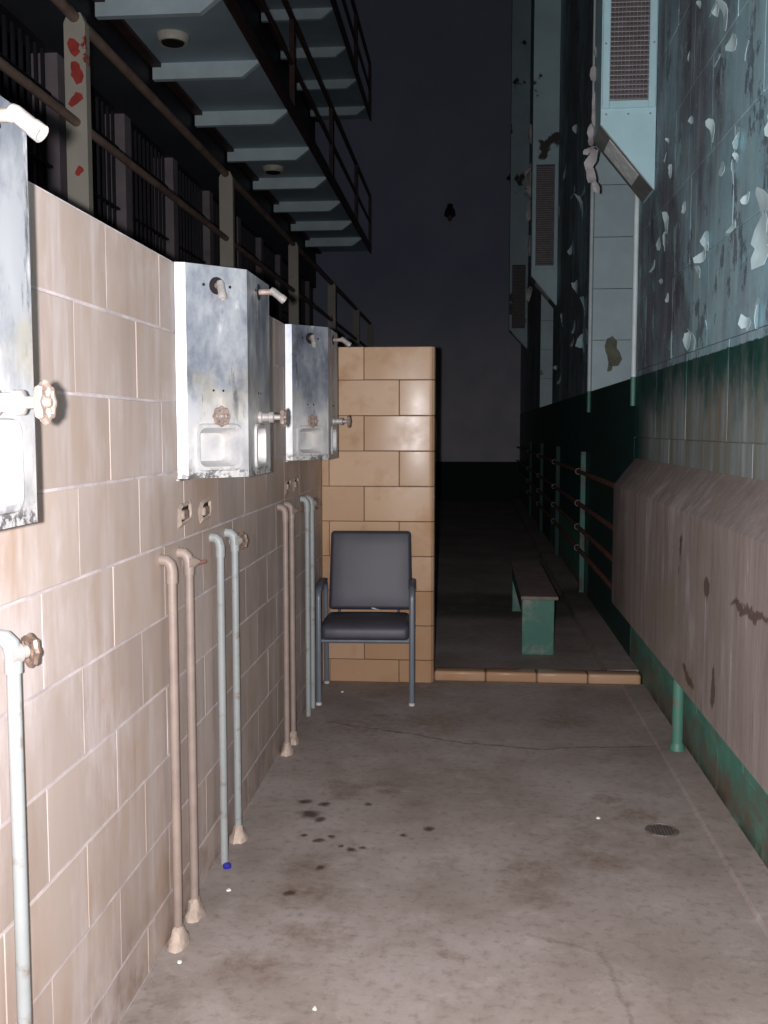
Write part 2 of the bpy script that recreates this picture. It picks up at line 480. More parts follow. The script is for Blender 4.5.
M = dict(
    tile_left=mat_tile_left(), tile_end=mat_tile_end(), floor=mat_floor(), outer=mat_outer_wall(), casing=mat_casing(), steel=mat_steel(),
    mortar_left=plain('pale_mortar', (196, 184, 184), 0.8, 0, 0.25, 12),
    mortar_end=plain('dark_mortar', (92, 72, 56), 0.85, 0, 0.3, 12),
    far=mat_far_wall(),
    chrome=plain('limescaled_metal', (168, 162, 158), 0.45, 0.25, 0.25, 40),
    brass=plain('rusty_brass_wheel', (124, 104, 92), 0.5, 0.3, 0.45, 45),
    scaled=plain('limescaled_brass', (150, 132, 122), 0.5, 0.2, 0.4, 50),
    pipe_tan=plain('tan_painted_pipe', (138, 122, 113), 0.5, 0, 0.15, 12),
    pipe_blue=mat_chipped('pale_blue_painted_pipe', (150, 154, 153), (124, 116, 108), 0.55, 0.68, 18),
    cement=plain('cement_lump', (176, 158, 144), 0.85, 0, 0.3, 18, bump=0.5),
    dark=plain('dark_cavity', (24, 20, 20), 0.9, 0, 0.2, 10),
    vinyl=plain('charcoal_vinyl', (58, 57, 67), 0.5, 0, 0.14, 5, 0.5, 0.12),
    frame=plain('grey_enamel_frame', (104, 109, 118), 0.4, 0.2, 0.12, 12),
    armpad=plain('dark_armpad', (72, 76, 88), 0.5, 0, 0.1, 12),
    rubber=plain('pale_foot_cap', (200, 196, 190), 0.5),
    bench_top=plain('bare_grey_board', (120, 104, 96), 0.75, 0, 0.3, 8),
    bench_green=mat_chipped('green_painted_board', (44, 104, 88), (108, 114, 106), 0.50, 0.68, 7),
    rack_green=mat_chipped('dull_green_paint', (18, 88, 74), (44, 36, 34), 0.50, 0.60, 7),
    rack_dim=plain('dimmed_green_post', (14, 50, 46), .7, 0, .4, 6),  # far posts: green darkened to put the weaker light into the colour
    green_pipe=mat_chipped('green_painted_pipe', (76, 124, 108), (104, 100, 90), 0.52, 0.62, 12),
    rust=plain('rusty_iron', (116, 74, 64), 0.7, 0.1, 0.35, 10),
    vent=plain('pale_blue_sheet_metal', (172, 207, 214), 0.45, 0.05, 0.10, 4),
    vent_far=mat_chipped('chipped_sheet_metal', (164, 190, 196), (44, 36, 36), 0.60, 0.63, 1.6),
    louver=plain('grey_louver', (136, 132, 134), 0.5, 0.1, 0.2, 20),
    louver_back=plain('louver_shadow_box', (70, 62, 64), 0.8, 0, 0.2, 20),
    filt=plain('dusty_filter', (220, 226, 226), 0.9, 0, 0.25, 25, bump=0.4),
    underside=plain('grimy_sheet_metal', (122, 124, 122), 0.6, 0.1, 0.3, 9),
    flake=plain('paint_flake', (184, 208, 212), 0.6, 0, 0.10, 15),
    shred=plain('paint_shred', (150, 146, 146), 0.7, 0, 0.3, 14),
    conduit=plain('white_conduit', (196, 208, 210), 0.45, 0, 0.15, 6),
    gallery=plain('pale_blue_gallery_slab', (168, 186, 196), 0.7, 0, 0.18, 1.2),
    bracket=plain('pale_bracket_paint', (208, 226, 230), 0.6, 0, 0.12, 3),
    rail=plain('dark_red_rail', (72, 50, 48), 0.6, 0.1, 0.35, 6),
    rail2=plain('brown_worn_rail', (112, 92, 82), 0.6, 0.1, 0.4, 5),
    post2=mat_chipped('cream_painted_post', (150, 144, 132), (132, 34, 26), 0.64, 0.66, 4.5),
    olive=plain('bare_plaster', (104, 108, 92), .85, 0, .3, 12),
    redlead=plain('red_lead_primer', (134, 40, 32), 0.7, 0, .3, 20),
    bars=plain('dark_cell_steel', (40, 36, 44), 0.6, 0.2, 0.3, 6),
    pilaster=plain('pale_cell_pilaster', (134, 122, 126), 0.7, 0, 0.2, 4),
    unlit_dark=plain('unlit_interior', (34, 34, 42), 0.9, 0, 0.2, 2),  # near-black base colour stands in for missing light overhead and behind the bars
    canrim=plain('lamp_rim', (206, 200, 184), 0.5, 0, 0.15, 14),
    hole=plain('drain_hole', (58, 50, 46), 0.9),
    drain=plain('drain_iron', (118, 108, 102), 0.6, 0.4, 0.3, 40),
    cap=plain('blue_plastic', (40, 40, 150), 0.35, 0, 0.1, 20),
    litter=plain('white_chip', (230, 226, 220), 0.7, 0, 0.1, 30),
    glass=plain('black_window_glass', (14, 16, 20), 0.1, 0, 0.1, 3),
    pane_frame=plain('window_steel', (90, 100, 104), 0.5, 0.2, 0.2, 6),
    reveal=mat_chipped('pale_blue_reveal', (178, 202, 208), (96, 98, 84), 0.64, 0.66, 2.4),
    sill=plain('dark_green_sill', (16, 56, 50), 0.6, 0, 0.25, 5),
)

# ---------------------------------------------------------------- room shell
bm = B(); box(bm, -6, 2.2, -2.5, YF + .3, -0.2, 0.0)
struct('floor', bm, M['floor'])
bm = B(); box(bm, -6, 2.2, -2.5, YF + .3, 12.0, 12.2)
struct('ceiling', bm, M['unlit_dark'])
bm = B(); box(bm, -6, 2.2, YF, YF + .3, 0.0, 12.0)
struct('wall_far', bm, M['far'])
bm = B(); box(bm, -6, 2.2, -2.7, -2.5, 0.0, 12.0)
struct('wall_back', bm, M['far'])
bm = B(); box(bm, -6.2, -6.0, -2.7, YF + .3, 0.0, 12.0)
struct('wall_left_outer', bm, M['unlit_dark'])

# raised strip along the outer wall (shallow step in the concrete)
bm = B(); prism(bm, [(0.868, 0.0), (0.878, 0.013), (XR + .01, 0.022), (XR + .01, -0.01), (0.868, -0.01)], -2.5, 5.74)
struct('trim_1', bm, M['floor'])
bm = B(); prism(bm, [(0.80, 0.0), (0.81, 0.055), (XR + .01, 0.06), (XR + .01, -0.01), (0.80, -0.01)], 5.93, YF)
struct('trim_2', bm, M['floor'])

# tiles ---------------------------------------------------------------------------------------
TH, TW, TT, JT = 0.2032, 0.4064, 0.012, 0.0036
_tm = {}
def tile_mesh(w_, h_, mat, key, bev=0.0018):
    """glazed tile, centre of its back at the origin, face towards +Z of its own frame (w along X, h along Y)"""
    k = (round(w_, 4), round(h_, 4), key)
    if k in _tm: return _tm[k]
    bm = B()
    a, b = w_ / 2, h_ / 2
    lv = [(a, b, 0.0), (a, b, TT - bev * .8), (a - bev, b - bev, TT)]
    rings = [[bm.verts.new((sx * q[0], sy * q[1], q[2])) for sx, sy in ((-1, -1), (1, -1), (1, 1), (-1, 1))] for q in lv]
    for A, C in zip(rings, rings[1:]):
        for i in range(4): bm.faces.new((A[i], A[(i + 1) % 4], C[(i + 1) % 4], C[i]))
    bm.faces.new(rings[-1])
    me = bpy.data.meshes.new('tile'); bm.to_mesh(me); bm.free()
    me.materials.append(mat); _tm[k] = me
    return me

def put_tile(me, mtx, parent, name='tile'):
    o = bpy.data.objects.new(name, me); COL.objects.link(o)
    o.parent = parent
    o.matrix_local = mtx
    return o

FACE_PX = Matrix(((0, 0, 1, 0), (1, 0, 0, 0), (0, 1, 0, 0), (0, 0, 0, 1)))   # w -> Y, h -> Z, face -> +X
FACE_NY = Matrix(((1, 0, 0, 0), (0, 0, -1, 0), (0, 1, 0, 0), (0, 0, 0, 1)))  # w -> X, h -> Z, face -> -Y

bm = B(); box(bm, XL - 0.19, XL - TT + 0.0112, -1.2, YE + 0.18, 0.0, ZT)
wl = struct('wall_left', bm, M['mortar_left'])
rows = []
z1 = ZT
while z1 > 0.02:
    z0 = max(0.0, z1 - TH); rows.append((z0, z1)); z1 -= TH
for ri, (z0, z1) in enumerate(rows):
    y0 = 2.34 - TW * 6 - (TW / 2 if ri % 2 else 0)
    while y0 < YE:
        ya, yb = max(y0, -0.1), min(y0 + TW, YE - 0.003)
        if yb - ya > 0.03:
            me = tile_mesh(yb - ya - .0018, z1 - z0 - .0055, M['tile_left'], 'L')
            o = put_tile(me, Matrix.Translation((XL - TT + random.uniform(-.0004, .0009), (ya + yb) / 2, (z0 + z1) / 2)) @ FACE_PX, wl)
        y0 += TW

XE = -0.213
bm = B(); box(bm, XL - 0.1, XE - 0.012, YE + 0.005, YE + 0.175, 0.0, ZT - .018)
we = struct('wall_end', bm, M['mortar_end'])
for ri, (z0, z1) in enumerate(rows):
    z1 = min(z1, ZT - .014)
    xs = [XE]
    x = XE - (TW if ri % 2 == 0 else TW / 2)
    while x > XL: xs.append(x); x -= TW
    xs.append(XL + 0.0)
    for i, (xb, xa) in enumerate(zip(xs, xs[1:])):
        if xb - xa < 0.02: continue
        if i == 0:   # bullnose block at the free end, full thickness
            bm = B(); box(bm, xa + JT / 2, xb, YE, YE + 0.18, z0 + JT / 2, z1 - JT / 2)
            es = [e for e in bm.edges if all(abs(v.co.x - xb) < 1e-5 for v in e.verts) and abs(e.verts[0].co.z - e.verts[1].co.z) > 0.01]
            bmesh.ops.bevel(bm, geom=es, offset=0.03, segments=5, affect='EDGES', profile=0.5)
            es = [e for e in bm.edges if len(e.link_faces) == 2 and e.calc_face_angle(0) > 0.8]
            bmesh.ops.bevel(bm, geom=es, offset=0.003, segments=1, affect='EDGES')
            obj('tile', bm, M['tile_end'], we, smooth=True)
        else:
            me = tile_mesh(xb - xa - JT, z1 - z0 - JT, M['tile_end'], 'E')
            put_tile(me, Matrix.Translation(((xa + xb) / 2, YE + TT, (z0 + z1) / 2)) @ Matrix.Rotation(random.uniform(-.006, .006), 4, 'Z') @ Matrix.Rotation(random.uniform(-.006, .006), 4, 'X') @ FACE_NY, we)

# tiled kerb between the showers and the room beyond
bm = B(); box(bm, XE, 0.985, YE + 0.06, YE + 0.16, 0.0, 0.056)
kb = struct('trim_3', bm, M['mortar_end'])
kb['label'] = 'low tan tiled kerb across the floor'
ks = [XE + .002, 0.09, 0.388, 0.682, 0.985]
for a, b in zip(ks, ks[1:]):
    bm = B(); box(bm, a + .002, b - .002, YE + 0.05, YE + 0.165, 0.002, 0.062, 0.012, 3)
    obj('tile', bm, M['tile_end'], kb, smooth=True)

# outer wall: piers of painted block, window bays between them -----------------------------------
BAYS = [(6.25, 8.55), (12.65, 14.95)]
bm = B()
edges = [-2.5] + [v for b in BAYS for v in b] + [YF]
for a, b in zip(edges[0::2], edges[1::2]):
    box(bm, XR + 0.012, XR + 0.75, a + (0.012 if a > 0 else 0), b - (0.012 if b < YF else 0), 0.0, 12.0)
wr = struct('wall_right', bm, M['outer'])
def block(x0, x1, y0, y1, z0, z1):
    bm = B(); box(bm, x0, x1, y0, y1, z0, z1, 0.002)
    return obj('block', bm, M['outer'], wr)
ZJ = [0.0, 0.23, 0.63, 1.03, 1.43, 1.83, 2.235, 2.635, 3.035, 3.44, 3.84, 4.24, 4.64]
def pier_blocks(a, b, phase, zlo, zhi):
    for ri, (z0, z1) in enumerate(zip(ZJ, ZJ[1:])):
        if z0 < zlo or z1 > zhi: continue
        y0 = phase - (0.38 if ri % 2 else 0)
        while y0 > a: y0 -= 0.76
        while y0 < b:
            ya, yb = max(a, y0), min(b, y0 + 0.76)
            if yb - ya > 0.05:
                block(XR + random.uniform(-.0015, .0015), XR + 0.05, ya + .001, yb - .001, z0 + .0015, z1 - .0015)
            y0 += 0.76
pier_blocks(1.3, 6.25, 4.40 - 0.38, 0.0, 5)
# remaining face of the piers (seen too obliquely to tell their blocks apart)
for a, b, z0, z1 in ((-2.5, 1.3, 0, 12), (1.3, 6.25, 4.64, 12), (8.55, 12.65, 0, 12), (14.95, YF, 0, 12)):
    bm = B(); box(bm, XR, XR + .05, a, b, z0, z1); obj('wall_face', bm, M['outer'], wr)
for i, (a, b) in enumerate(BAYS):
    # wall under the window with a sloping sill, far reveal in courses, window at the back
    bm = B(); prism(bm, [(XR, 0), (XR, DADO), (XR + .42, DADO + .115), (XR + .75, DADO + .115), (XR + .75, 0)], a, b)
    obj('wall_face', bm, M['outer'] if False else M['sill'], wr)
    z = DADO
    k = 0
    while z < 9.0:
        z2 = z + 0.42
        zz0 = z + .003
        bm = B(); prism(bm, [(XR + .001, zz0), (XR + .001, z2 - .003), (XR + .5, z2 - .003), (XR + .5, zz0 + (.0 if k else .0))], b - .03, b + .012)
        obj('block', bm, M['reveal'], wr)
        z = z2; k += 1
    bm = B(); box(bm, XR + .001, XR + .5, a - .012, a + .012, DADO + .01, 9.0); obj('wall_face', bm, M['reveal'], wr)
    bm = B(); box(bm, XR, XR + .75, a, b, 9.0, 12.0); obj('wall_face', bm, M['outer'], wr)
    bm = B()
    x0 = XR + .42
    for y in (a + .012, (a + b) / 2 - .25, (a + b) / 2 + .2, b - .08): box(bm, x0, x0 + .04, y, y + .05, DADO + .115, 9.0)
    for k in range(9): box(bm, x0 + .005, x0 + .035, a + .012, b - .03, 1.92 + k * .88, 1.96 + k * .88)
    wn_ = struct('window_%d' % (i + 1), bm, M['pane_frame'])
    bm = B(); box(bm, x0 + .015, x0 + .022, a, b, DADO + .115, 9.0); obj('pane', bm, M['glass'], wn_)

# paint flakes curling off the outer wall ---------------------------------------------------------
def flake_bm(cx, cy, cz, size, normal='X', curl=0.25, seed=0, tall=1.0):
    """irregular chip with a curled-up edge; stands off the face towards -X (or -Y)"""
    rnd = random.Random(seed)
    bm = B()
    n = 12
    ang = rnd.uniform(0, 2 * PI)
    outer, mid = [], []
    st_ = rnd.uniform(0, PI)
    ph = [rnd.uniform(0.6, 1.15) * (1 + .35 * math.cos(2 * (2 * PI * i / n - st_))) for i in range(n)]
    ph = [(ph[i - 1] + 3 * ph[i] + ph[(i + 1) % n]) / 5 + rnd.uniform(-.16, .16) for i in range(n)]
    def mk(u, v, k):
        d = max(0.0, u * math.cos(ang) + v * math.sin(ang) + 0.25 * size)
        h = 0.004 + curl * d * d / size * 1.6 + k
        if normal == 'X': return (cx - h, cy + u, cz + v * tall)
        return (cx + u, cy - h, cz + v * tall)
    for side in (0, 0.0015):
        c = bm.verts.new(mk(0, 0, side))
        m_ = []; o_ = []
        for i in range(n):
            t = 2 * PI * i / n
            r = size * ph[i]
            m_.append(bm.verts.new(mk(.5 * r * math.cos(t), .5 * r * math.sin(t), side)))
            o_.append(bm.verts.new(mk(r * math.cos(t), r * math.sin(t), side)))
        for i in range(n):
            j = (i + 1) % n
            bm.faces.new((c, m_[i], m_[j])); bm.faces.new((m_[i], o_[i], o_[j], m_[j]))
        outer.append(o_)
    for i in range(n):
        j = (i + 1) % n
        bm.faces.new((outer[0][i], outer[1][i], outer[1][j], outer[0][j]))
    return bm
FL = [(4.36, 2.72, .045), (3.93, 2.56, .06), (5.32, 2.53, .055), (4.42, 2.28, .055), (4.47, 2.22, .045), (3.57, 2.12, .10), (4.39, 3.22, .05), (4.19, 3.11, .06), (4.73, 1.89, .055), (4.62, 1.88, .045),
      (4.89, 2.52, .03), (4.17, 2.51, .04), (4.0, 2.46, .05), (3.8, 2.31, .03), (4.56, 2.17, .04), (5.53, 2.46, .04), (5.67, 2.37, .035), (3.59, 2.26, .07), (4.29, 2.97, .035),
      (4.78, 2.88, .025), (3.6, 1.88, .07), (5.25, 2.77, .03), (5.35, 2.44, .05), (3.75, 1.86, .05), (3.5, 2.5, .06), (4.05, 2.95, .05), (3.85, 2.85, .04)]
for i, (y, z, s) in enumerate(FL):
    bm = flake_bm(XR, y, z, s * 0.8, 'X', 0.28, 100 + i, 1.1); obj('paint_flake', bm, M['flake'], wr, smooth=True)
rn = random.Random(31)
for i in range(34):
    y = rn.uniform(8.7, 12.0) if i % 2 else rn.uniform(3.4, 6.2)
    z = rn.uniform(1.95, 4.6) if i % 2 else rn.uniform(1.9, 3.7)
    bm = flake_bm(XR, y, z, rn.uniform(.018, .045) * (1.8 if i % 2 else .7), 'X', rn.uniform(.15, .4), 300 + i, rn.uniform(.8, 1.6)); obj('paint_flake', bm, M['flake'], wr, smooth=True)

# cement casing over the heating pipes -----------------------------------------------------------
bm = B()
prism(bm, [(0.86, 0.425), (0.86, 1.145), (XR - .003, 1.305), (XR - .003, 0.425)], -2.4, 6.16)
o = obj('pipe_casing', bm, M['casing'], loc=(0.92, 1.88, 0.425))
tag(o, 'long grey streaked casing with a sloping top along the outer wall', 'casing')

# heating pipe rack beyond the casing -------------------------------------------------------------
t = thing('heating_pipe_rack', 'four rusty heating pipes on green posts along the outer wall beyond the casing', 'pipe rack', (0.925, 9.0, 0.055))
for z in (1.115, 0.84, 0.635, 0.43 + .02):
    bm = B(); tube(bm, [(0.92, 6.17, z), (0.92, YF - .4, z)], 0.018, 10); obj('pipe', bm, M['rust'], t, smooth=True)
for y in (8.75, 11.3, 13.9, 16.5):
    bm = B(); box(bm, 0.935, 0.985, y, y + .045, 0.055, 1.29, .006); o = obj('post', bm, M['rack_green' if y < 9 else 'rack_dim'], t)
    for z in (1.115, 0.84, 0.635, 0.45):
        bm = B(); torus(bm, (0.92, y + .02, z), (0, 1, 0), 0.025, 0.004, 14, 6); obj('clamp', bm, M['drain'], o, smooth=True)
bm = B(); tube(bm, [(0.945, 4.57, 0.02), (0.945, 4.57, 0.424)], 0.026, 12); lathe(bm, [(.036, 0), (.034, .02), (.027, .035)], (0.945, 4.57, 0.018), (0, 0, 1), 12)
o = obj('stub_pipe', bm, M['green_pipe'], loc=(0.945, 4.57, 0.02), smooth=True)
tag(o, 'short green pipe leg between the casing and the floor', 'pipe')

# warm-air ducts with grilles --------------------------------------------------------------------
def duct(y, zt, lab, mat, zg0, zg1, x0, x1, dz=0.0):
    t = thing('ventilation_duct', lab, 'duct', (x1, y + .16, zt), 0, 'ducts high on the outer wall')
    zh = zt + 0.36          # outer edge of the slanted hood
    # body: column with a slanted bottom
    bm = B(); prism(bm, [(x0, zh), (x1, zt), (x1, 9.5), (x0, 9.5)], y, y + .33); obj('body', bm, mat, t)
    # slanted underside plate and its filter
    d = Vector((x1 - x0, 0, zt - zh)); L = d.length; d.normalize(); nrm = Vector((d.z, 0, -d.x))
    if nrm.z > 0: nrm = -nrm
    def slab(a, b, ya, yb, th, mat_, nm):
        bm = B()
        p0 = Vector((x0, 0, zh)) + d * a; p1 = Vector((x0, 0, zh)) + d * b
        pts = [(p0.x, p0.z), (p1.x, p1.z), (p1.x + nrm.x * th, p1.z + nrm.z * th), (p0.x + nrm.x * th, p0.z + nrm.z * th)]
        prism(bm, pts, ya, yb); return obj(nm, bm, mat_, t)
    slab(0.0, L - .01, y + .003, y + .327, .006, M['underside'], 'underside')
    slab(L * .20, L * .74, y + .03, y + .27, .008, M['filt'], 'filter')
    # frame, louvres
    fw = 0.035
    gx0, gx1 = x0 + .045, x1 - .045
    bm = B()
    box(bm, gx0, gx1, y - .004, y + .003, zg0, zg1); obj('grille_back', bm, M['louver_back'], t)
    bm = B()
    box(bm, x0 + .004, gx0, y - .016, y, zg0 - .04, zg1 + .04, .004); box(bm, gx1, x1 - .004, y - .016, y, zg0 - .04, zg1 + .04, .004)
    box(bm, gx0, gx1, y - .016, y, zg0 - .04, zg0, .003); box(bm, gx0, gx1, y - .016, y, zg1, zg1 + .04, .003)
    obj('grille_frame', bm, mat, t)
    bm = B(); z = zg0 + .012
    while z < zg1 - .01:
        prism(bm, [(y - .016, z - .007), (y - .003, z + .007), (y - .002, z + .004), (y - .015, z - .010)], gx0, gx1, 'X'); z += .0255
    x = gx0 + .02
    while x < gx1: 
        box(bm, x, x + .002, y - .010, y - .004, zg0, zg1); x += .02
    o = obj('louvres', bm, M['louver'], t); o['kind'] = 'stuff'
    for (sx, sz) in ((x0 + .02, zg0 + .3), (x1 - .02, zg0 + .3), (x0 + .03, zh + .05), (x1 - .03, zh + .05), ((x0 + x1) / 2, zh + .05)):
        bm = B(); lathe(bm, [(.006, -.004), (.006, .0), (.003, .002)], (sx, y - .016 if sz > zg0 else y - .001, sz), (0, -1, 0), 8); obj('screw', bm, M['louver'], t)
    return t
d1 = duct(5.72, 2.786, 'pale blue ventilation duct with clean grille, nearest of the three ducts', M['vent'], 3.265, 4.45, 0.69, XR - .003)
d2 = duct(12.11, 2.93, 'chipped ventilation duct with brown grille, middle one of the three ducts', M['vent_far'], 3.40, 4.56, 0.685, XR - .003)
d3 = duct(18.5, 2.93, 'dim distant ventilation duct, farthest of the three ducts', M['vent_far'], 3.30, 4.43, 0.66, XR - .003)
# strips of loose paint hanging along the first duct
for i, (x, z, s, tl) in enumerate(((0.665, 3.02, .05, 1.5), (0.672, 3.16, .04, 1.8), (0.68, 2.93, .035, 2.2), (0.655, 3.08, .035, 1.0), (0.69, 3.34, .03, 2.6), (0.685, 3.5, .03, 2.6),
                                   (0.69, 3.62, .025, 2.6), (0.688, 3.25, .028, 2.0), (.70, 2.86, .025, 2))):
    bm = flake_bm(x, 6.04 - .007 * i, z, s * .72, 'Y', 0.8, 700 + i, tl * 1.2); obj('paint_shred', bm, M['shred'], d1, smooth=True)
for i in range(12):
    bm = flake_bm(0.68 + rn.uniform(-.02, .02), 12.42, rn.uniform(3.1, 5.6), rn.uniform(.04, .07), 'Y', .8, 800 + i, 2); obj('paint_shred', bm, M['shred'], d2, smooth=True)

for i, (x_, z_, s_) in enumerate(((1.155, 2.12, .085), (1.135, 2.00, .03))):
    bm = flake_bm(x_, 8.52 + .002, z_, s_, 'Y', 0.0, 43 + i, 1.3); obj('bare_patch', bm, M['olive'], wr)
# conduits at the window corners: pale above, green below the paint line
for (y, lab, x) in ((6.22, 'thin pale vertical conduit at the window corner beside the nearest duct', XR - .018), (8.57, 'thin pale vertical conduit on the far edge of the first window bay', XR - .014)):
    t = thing('conduit', lab, 'conduit', (x, y, 1.62))
    bm = B(); tube(bm, [(x, y, DADO), (x, y, 9)], .016, 10); obj('upper_pipe', bm, M['conduit'], t, smooth=True)
    bm = B(); tube(bm, [(x, y, 1.62), (x, y, DADO)], .016, 10); obj('lower_pipe', bm, M['green_pipe'], t, smooth=True)

# shower units -------------------------------------------------------------------------------------
def rounded(hw, hh, r, n=4):
    """four corner arcs, counter-clockwise from lower-left"""
    out = []
    for (sx, sz, a0) in ((-1, -1, PI), (1, -1, 1.5 * PI), (1, 1, 0), (-1, 1, .5 * PI)):
        out.append([(sx * (hw - r) + r * math.cos(a0 + .5 * PI * i / n), sz * (hh - r) + r * math.sin(a0 + .5 * PI * i / n)) for i in range(n + 1)])
    return out

def shower_unit(yc, label, ZB=1.333, fo=0.0, near_spout=True):
    t = thing('shower_unit', label, 'shower', (XL, yc, ZB), 0, 'steel shower units on the tiled wall')
    H = ZT - ZB
    D = 0.178
    XW = XL + 0.0015
    # plan outline: wall edge, flange return, splay, front, splay, flange, wall
    A = Vector((XW, yc - .325, 0)); F0 = Vector((XW + .030, yc - .318, 0)); C0 = Vector((XW + D, yc - .168, 0))
    C1 = Vector((XW + D, yc + .168, 0)); F1 = Vector((XW + .030, yc + .318, 0)); E = Vector((XW, yc + .325, 0))
    bm = B()
    dish_hh, dish_z = .062, ZB + .092
    panels = []
    pl = [A, F0, C0, C1, F1, E]
    for p, q in zip(pl, pl[1:]):
        W = (q - p).length
        u = (q - p).normalized(); nin = Vector((-u.y, u.x, 0))      # inward
        if W < .1:
            v = [bm.verts.new(p + Vector((0, 0, ZB))), bm.verts.new(q + Vector((0, 0, ZB))), bm.verts.new(q + Vector((0, 0, ZT))), bm.verts.new(p + Vector((0, 0, ZT)))]
            bm.faces.new(v); continue
        mid = (p + q) / 2 + (u * fo if abs(u.y) > .99 else Vector((0, 0, 0)))
        c0 = (mid - p).length
        hw = .072
        corners = [bm.verts.new(p + Vector((0, 0, ZB))), bm.verts.new(q + Vector((0, 0, ZB))), bm.verts.new(q + Vector((0, 0, ZT))), bm.verts.new(p + Vector((0, 0, ZT)))]
        def ring(scale_w, scale_h, depth, r):
            return [[bm.verts.new(p + u * (c0 + a) + Vector((0, 0, dish_z + b)) + nin * depth) for a, b in ar] for ar in rounded(scale_w, scale_h, r)]
        def bridge(R0, R1):
            f0 = [v for a in R0 for v in a]; f1 = [v for a in R1 for v in a]
            for i in range(len(f0)):
                j = (i + 1) % len(f0); bm.faces.new((f0[i], f0[j], f1[j], f1[i]))
        R = [ring(hw + .010, dish_hh + .010, 0, .026), ring(hw + .006, dish_hh + .006, -.007, .024), ring(hw - .004, dish_hh - .004, -.006, .022), ring(hw - .010, dish_hh - .010, .012, .022), ring(hw - .022, dish_hh - .020, .05, .02)]
        for k in range(4):
            ar = R[0][k]
            for i in range(len(ar) - 1): bm.faces.new((corners[k], ar[i + 1], ar[i]))
            nx = R[0][(k + 1) % 4]
            bm.faces.new((corners[k], corners[(k + 1) % 4], nx[0], ar[-1]))
        for r0, r1 in zip(R, R[1:]): bridge(r0, r1)
        bm.faces.new([v for a in R[-1] for v in a])
        panels.append((mid, u, -nin, W))
    for z in (ZB, ZT):
        bm.faces.new([bm.verts.new(v + Vector((0, 0, z))) for v in pl])
    bmesh.ops.remove_doubles(bm, verts=bm.verts, dist=1e-5)
    bmesh.ops.recalc_face_normals(bm, faces=bm.faces)
    body = obj('body', bm, M['steel'], t, smooth=True, ang=22)
    body['label'] = 'stained steel body with a soap recess in each face'
    bm = B(); box(bm, XW - .0005, XW + .012, yc - .34, yc + .34, ZB - .006, ZB + .001, .001); obj('bottom_lip', bm, M['steel'], t)
    for mid, u, out, W in panels:
        # spout: escutcheon hole, pipe out and bent down
        front = out.x > .9
        s = mid + Vector((0, 0, ZT - (.045 if front else .058)))
        bm = B(); lathe(bm, [(.026, 0), (.026, .002), (.018, .0025)], s, out, 18); h_ = obj('spout_hole', bm, M['dark'], t)
        p0 = s + out * .001; k = out * 1.0
        down = (out * .30 + Vector((0, 0, -.95))).normalized()
        if front: down = (out * .78 + Vector((0, 0, -.62))).normalized()
        if not front and not near_spout: continue
        p1 = s + out * (.05 if front else .022)
        bm = B(); tube(bm, [p0, s + out * (.035 if front else .012), p1 + down * .006, p1 + down * .02], .0095, 12); obj('spout_pipe', bm, M['scaled'], t, smooth=True)
        bm = B()
        q0 = p1 - out * .006; q1 = p1 + down * .062
        lathe(bm, [(.0098, -.004), (.0122, .004), (.0122, .034), (.0135, .037), (.0135, .052), (.0105, .052), (.0105, .036)], p1 - down * .008, down, 14)
        obj('spout', bm, M['chrome'], t, smooth=True)
        for sx in (-.045, .045):
            bm = B(); lathe(bm, [(.0045, 0), (.0045, .002), (.002, .003)], s + u * sx, out, 8); obj('screw', bm, M['dark'], t)
        for sx in (-.016, .018):
            bm = B(); lathe(bm, [(.0035, 0), (.0035, .0015), (.002, .002)], mid + u * sx + Vector((0, 0, ZB + .262)), out, 8); obj('screw', bm, M['dark'], t)
        # valve
        vpos = mid + Vector((0, 0, ZB + .185))
        bm = B(); lathe(bm, [(.020, 0), (.020, .008), (.014, .012), (.014, .03), (.018, .032), (.018, .046), (.009, .05), (.009, .082)] if front else [(.020, 0), (.020, .006), (.010, .008), (.009, .02)], vpos, out, 14)
        obj('valve_stem', bm, M['chrome'], t, smooth=True)
        bm = B(); wheel(bm, vpos + out * (.078 if front else .018), out, .024); o = obj('valve_wheel', bm, M['scaled'], t, smooth=True)
    return t
shower_unit(1.36, 'overexposed steel shower unit cut off by the left edge of the picture', fo=0.03, near_spout=False)
shower_unit(3.212, 'steel shower unit with soap recess, whole and nearer of the two whole ones')
shower_unit(4.945, 'farther small steel shower unit above the chair beside the end wall')

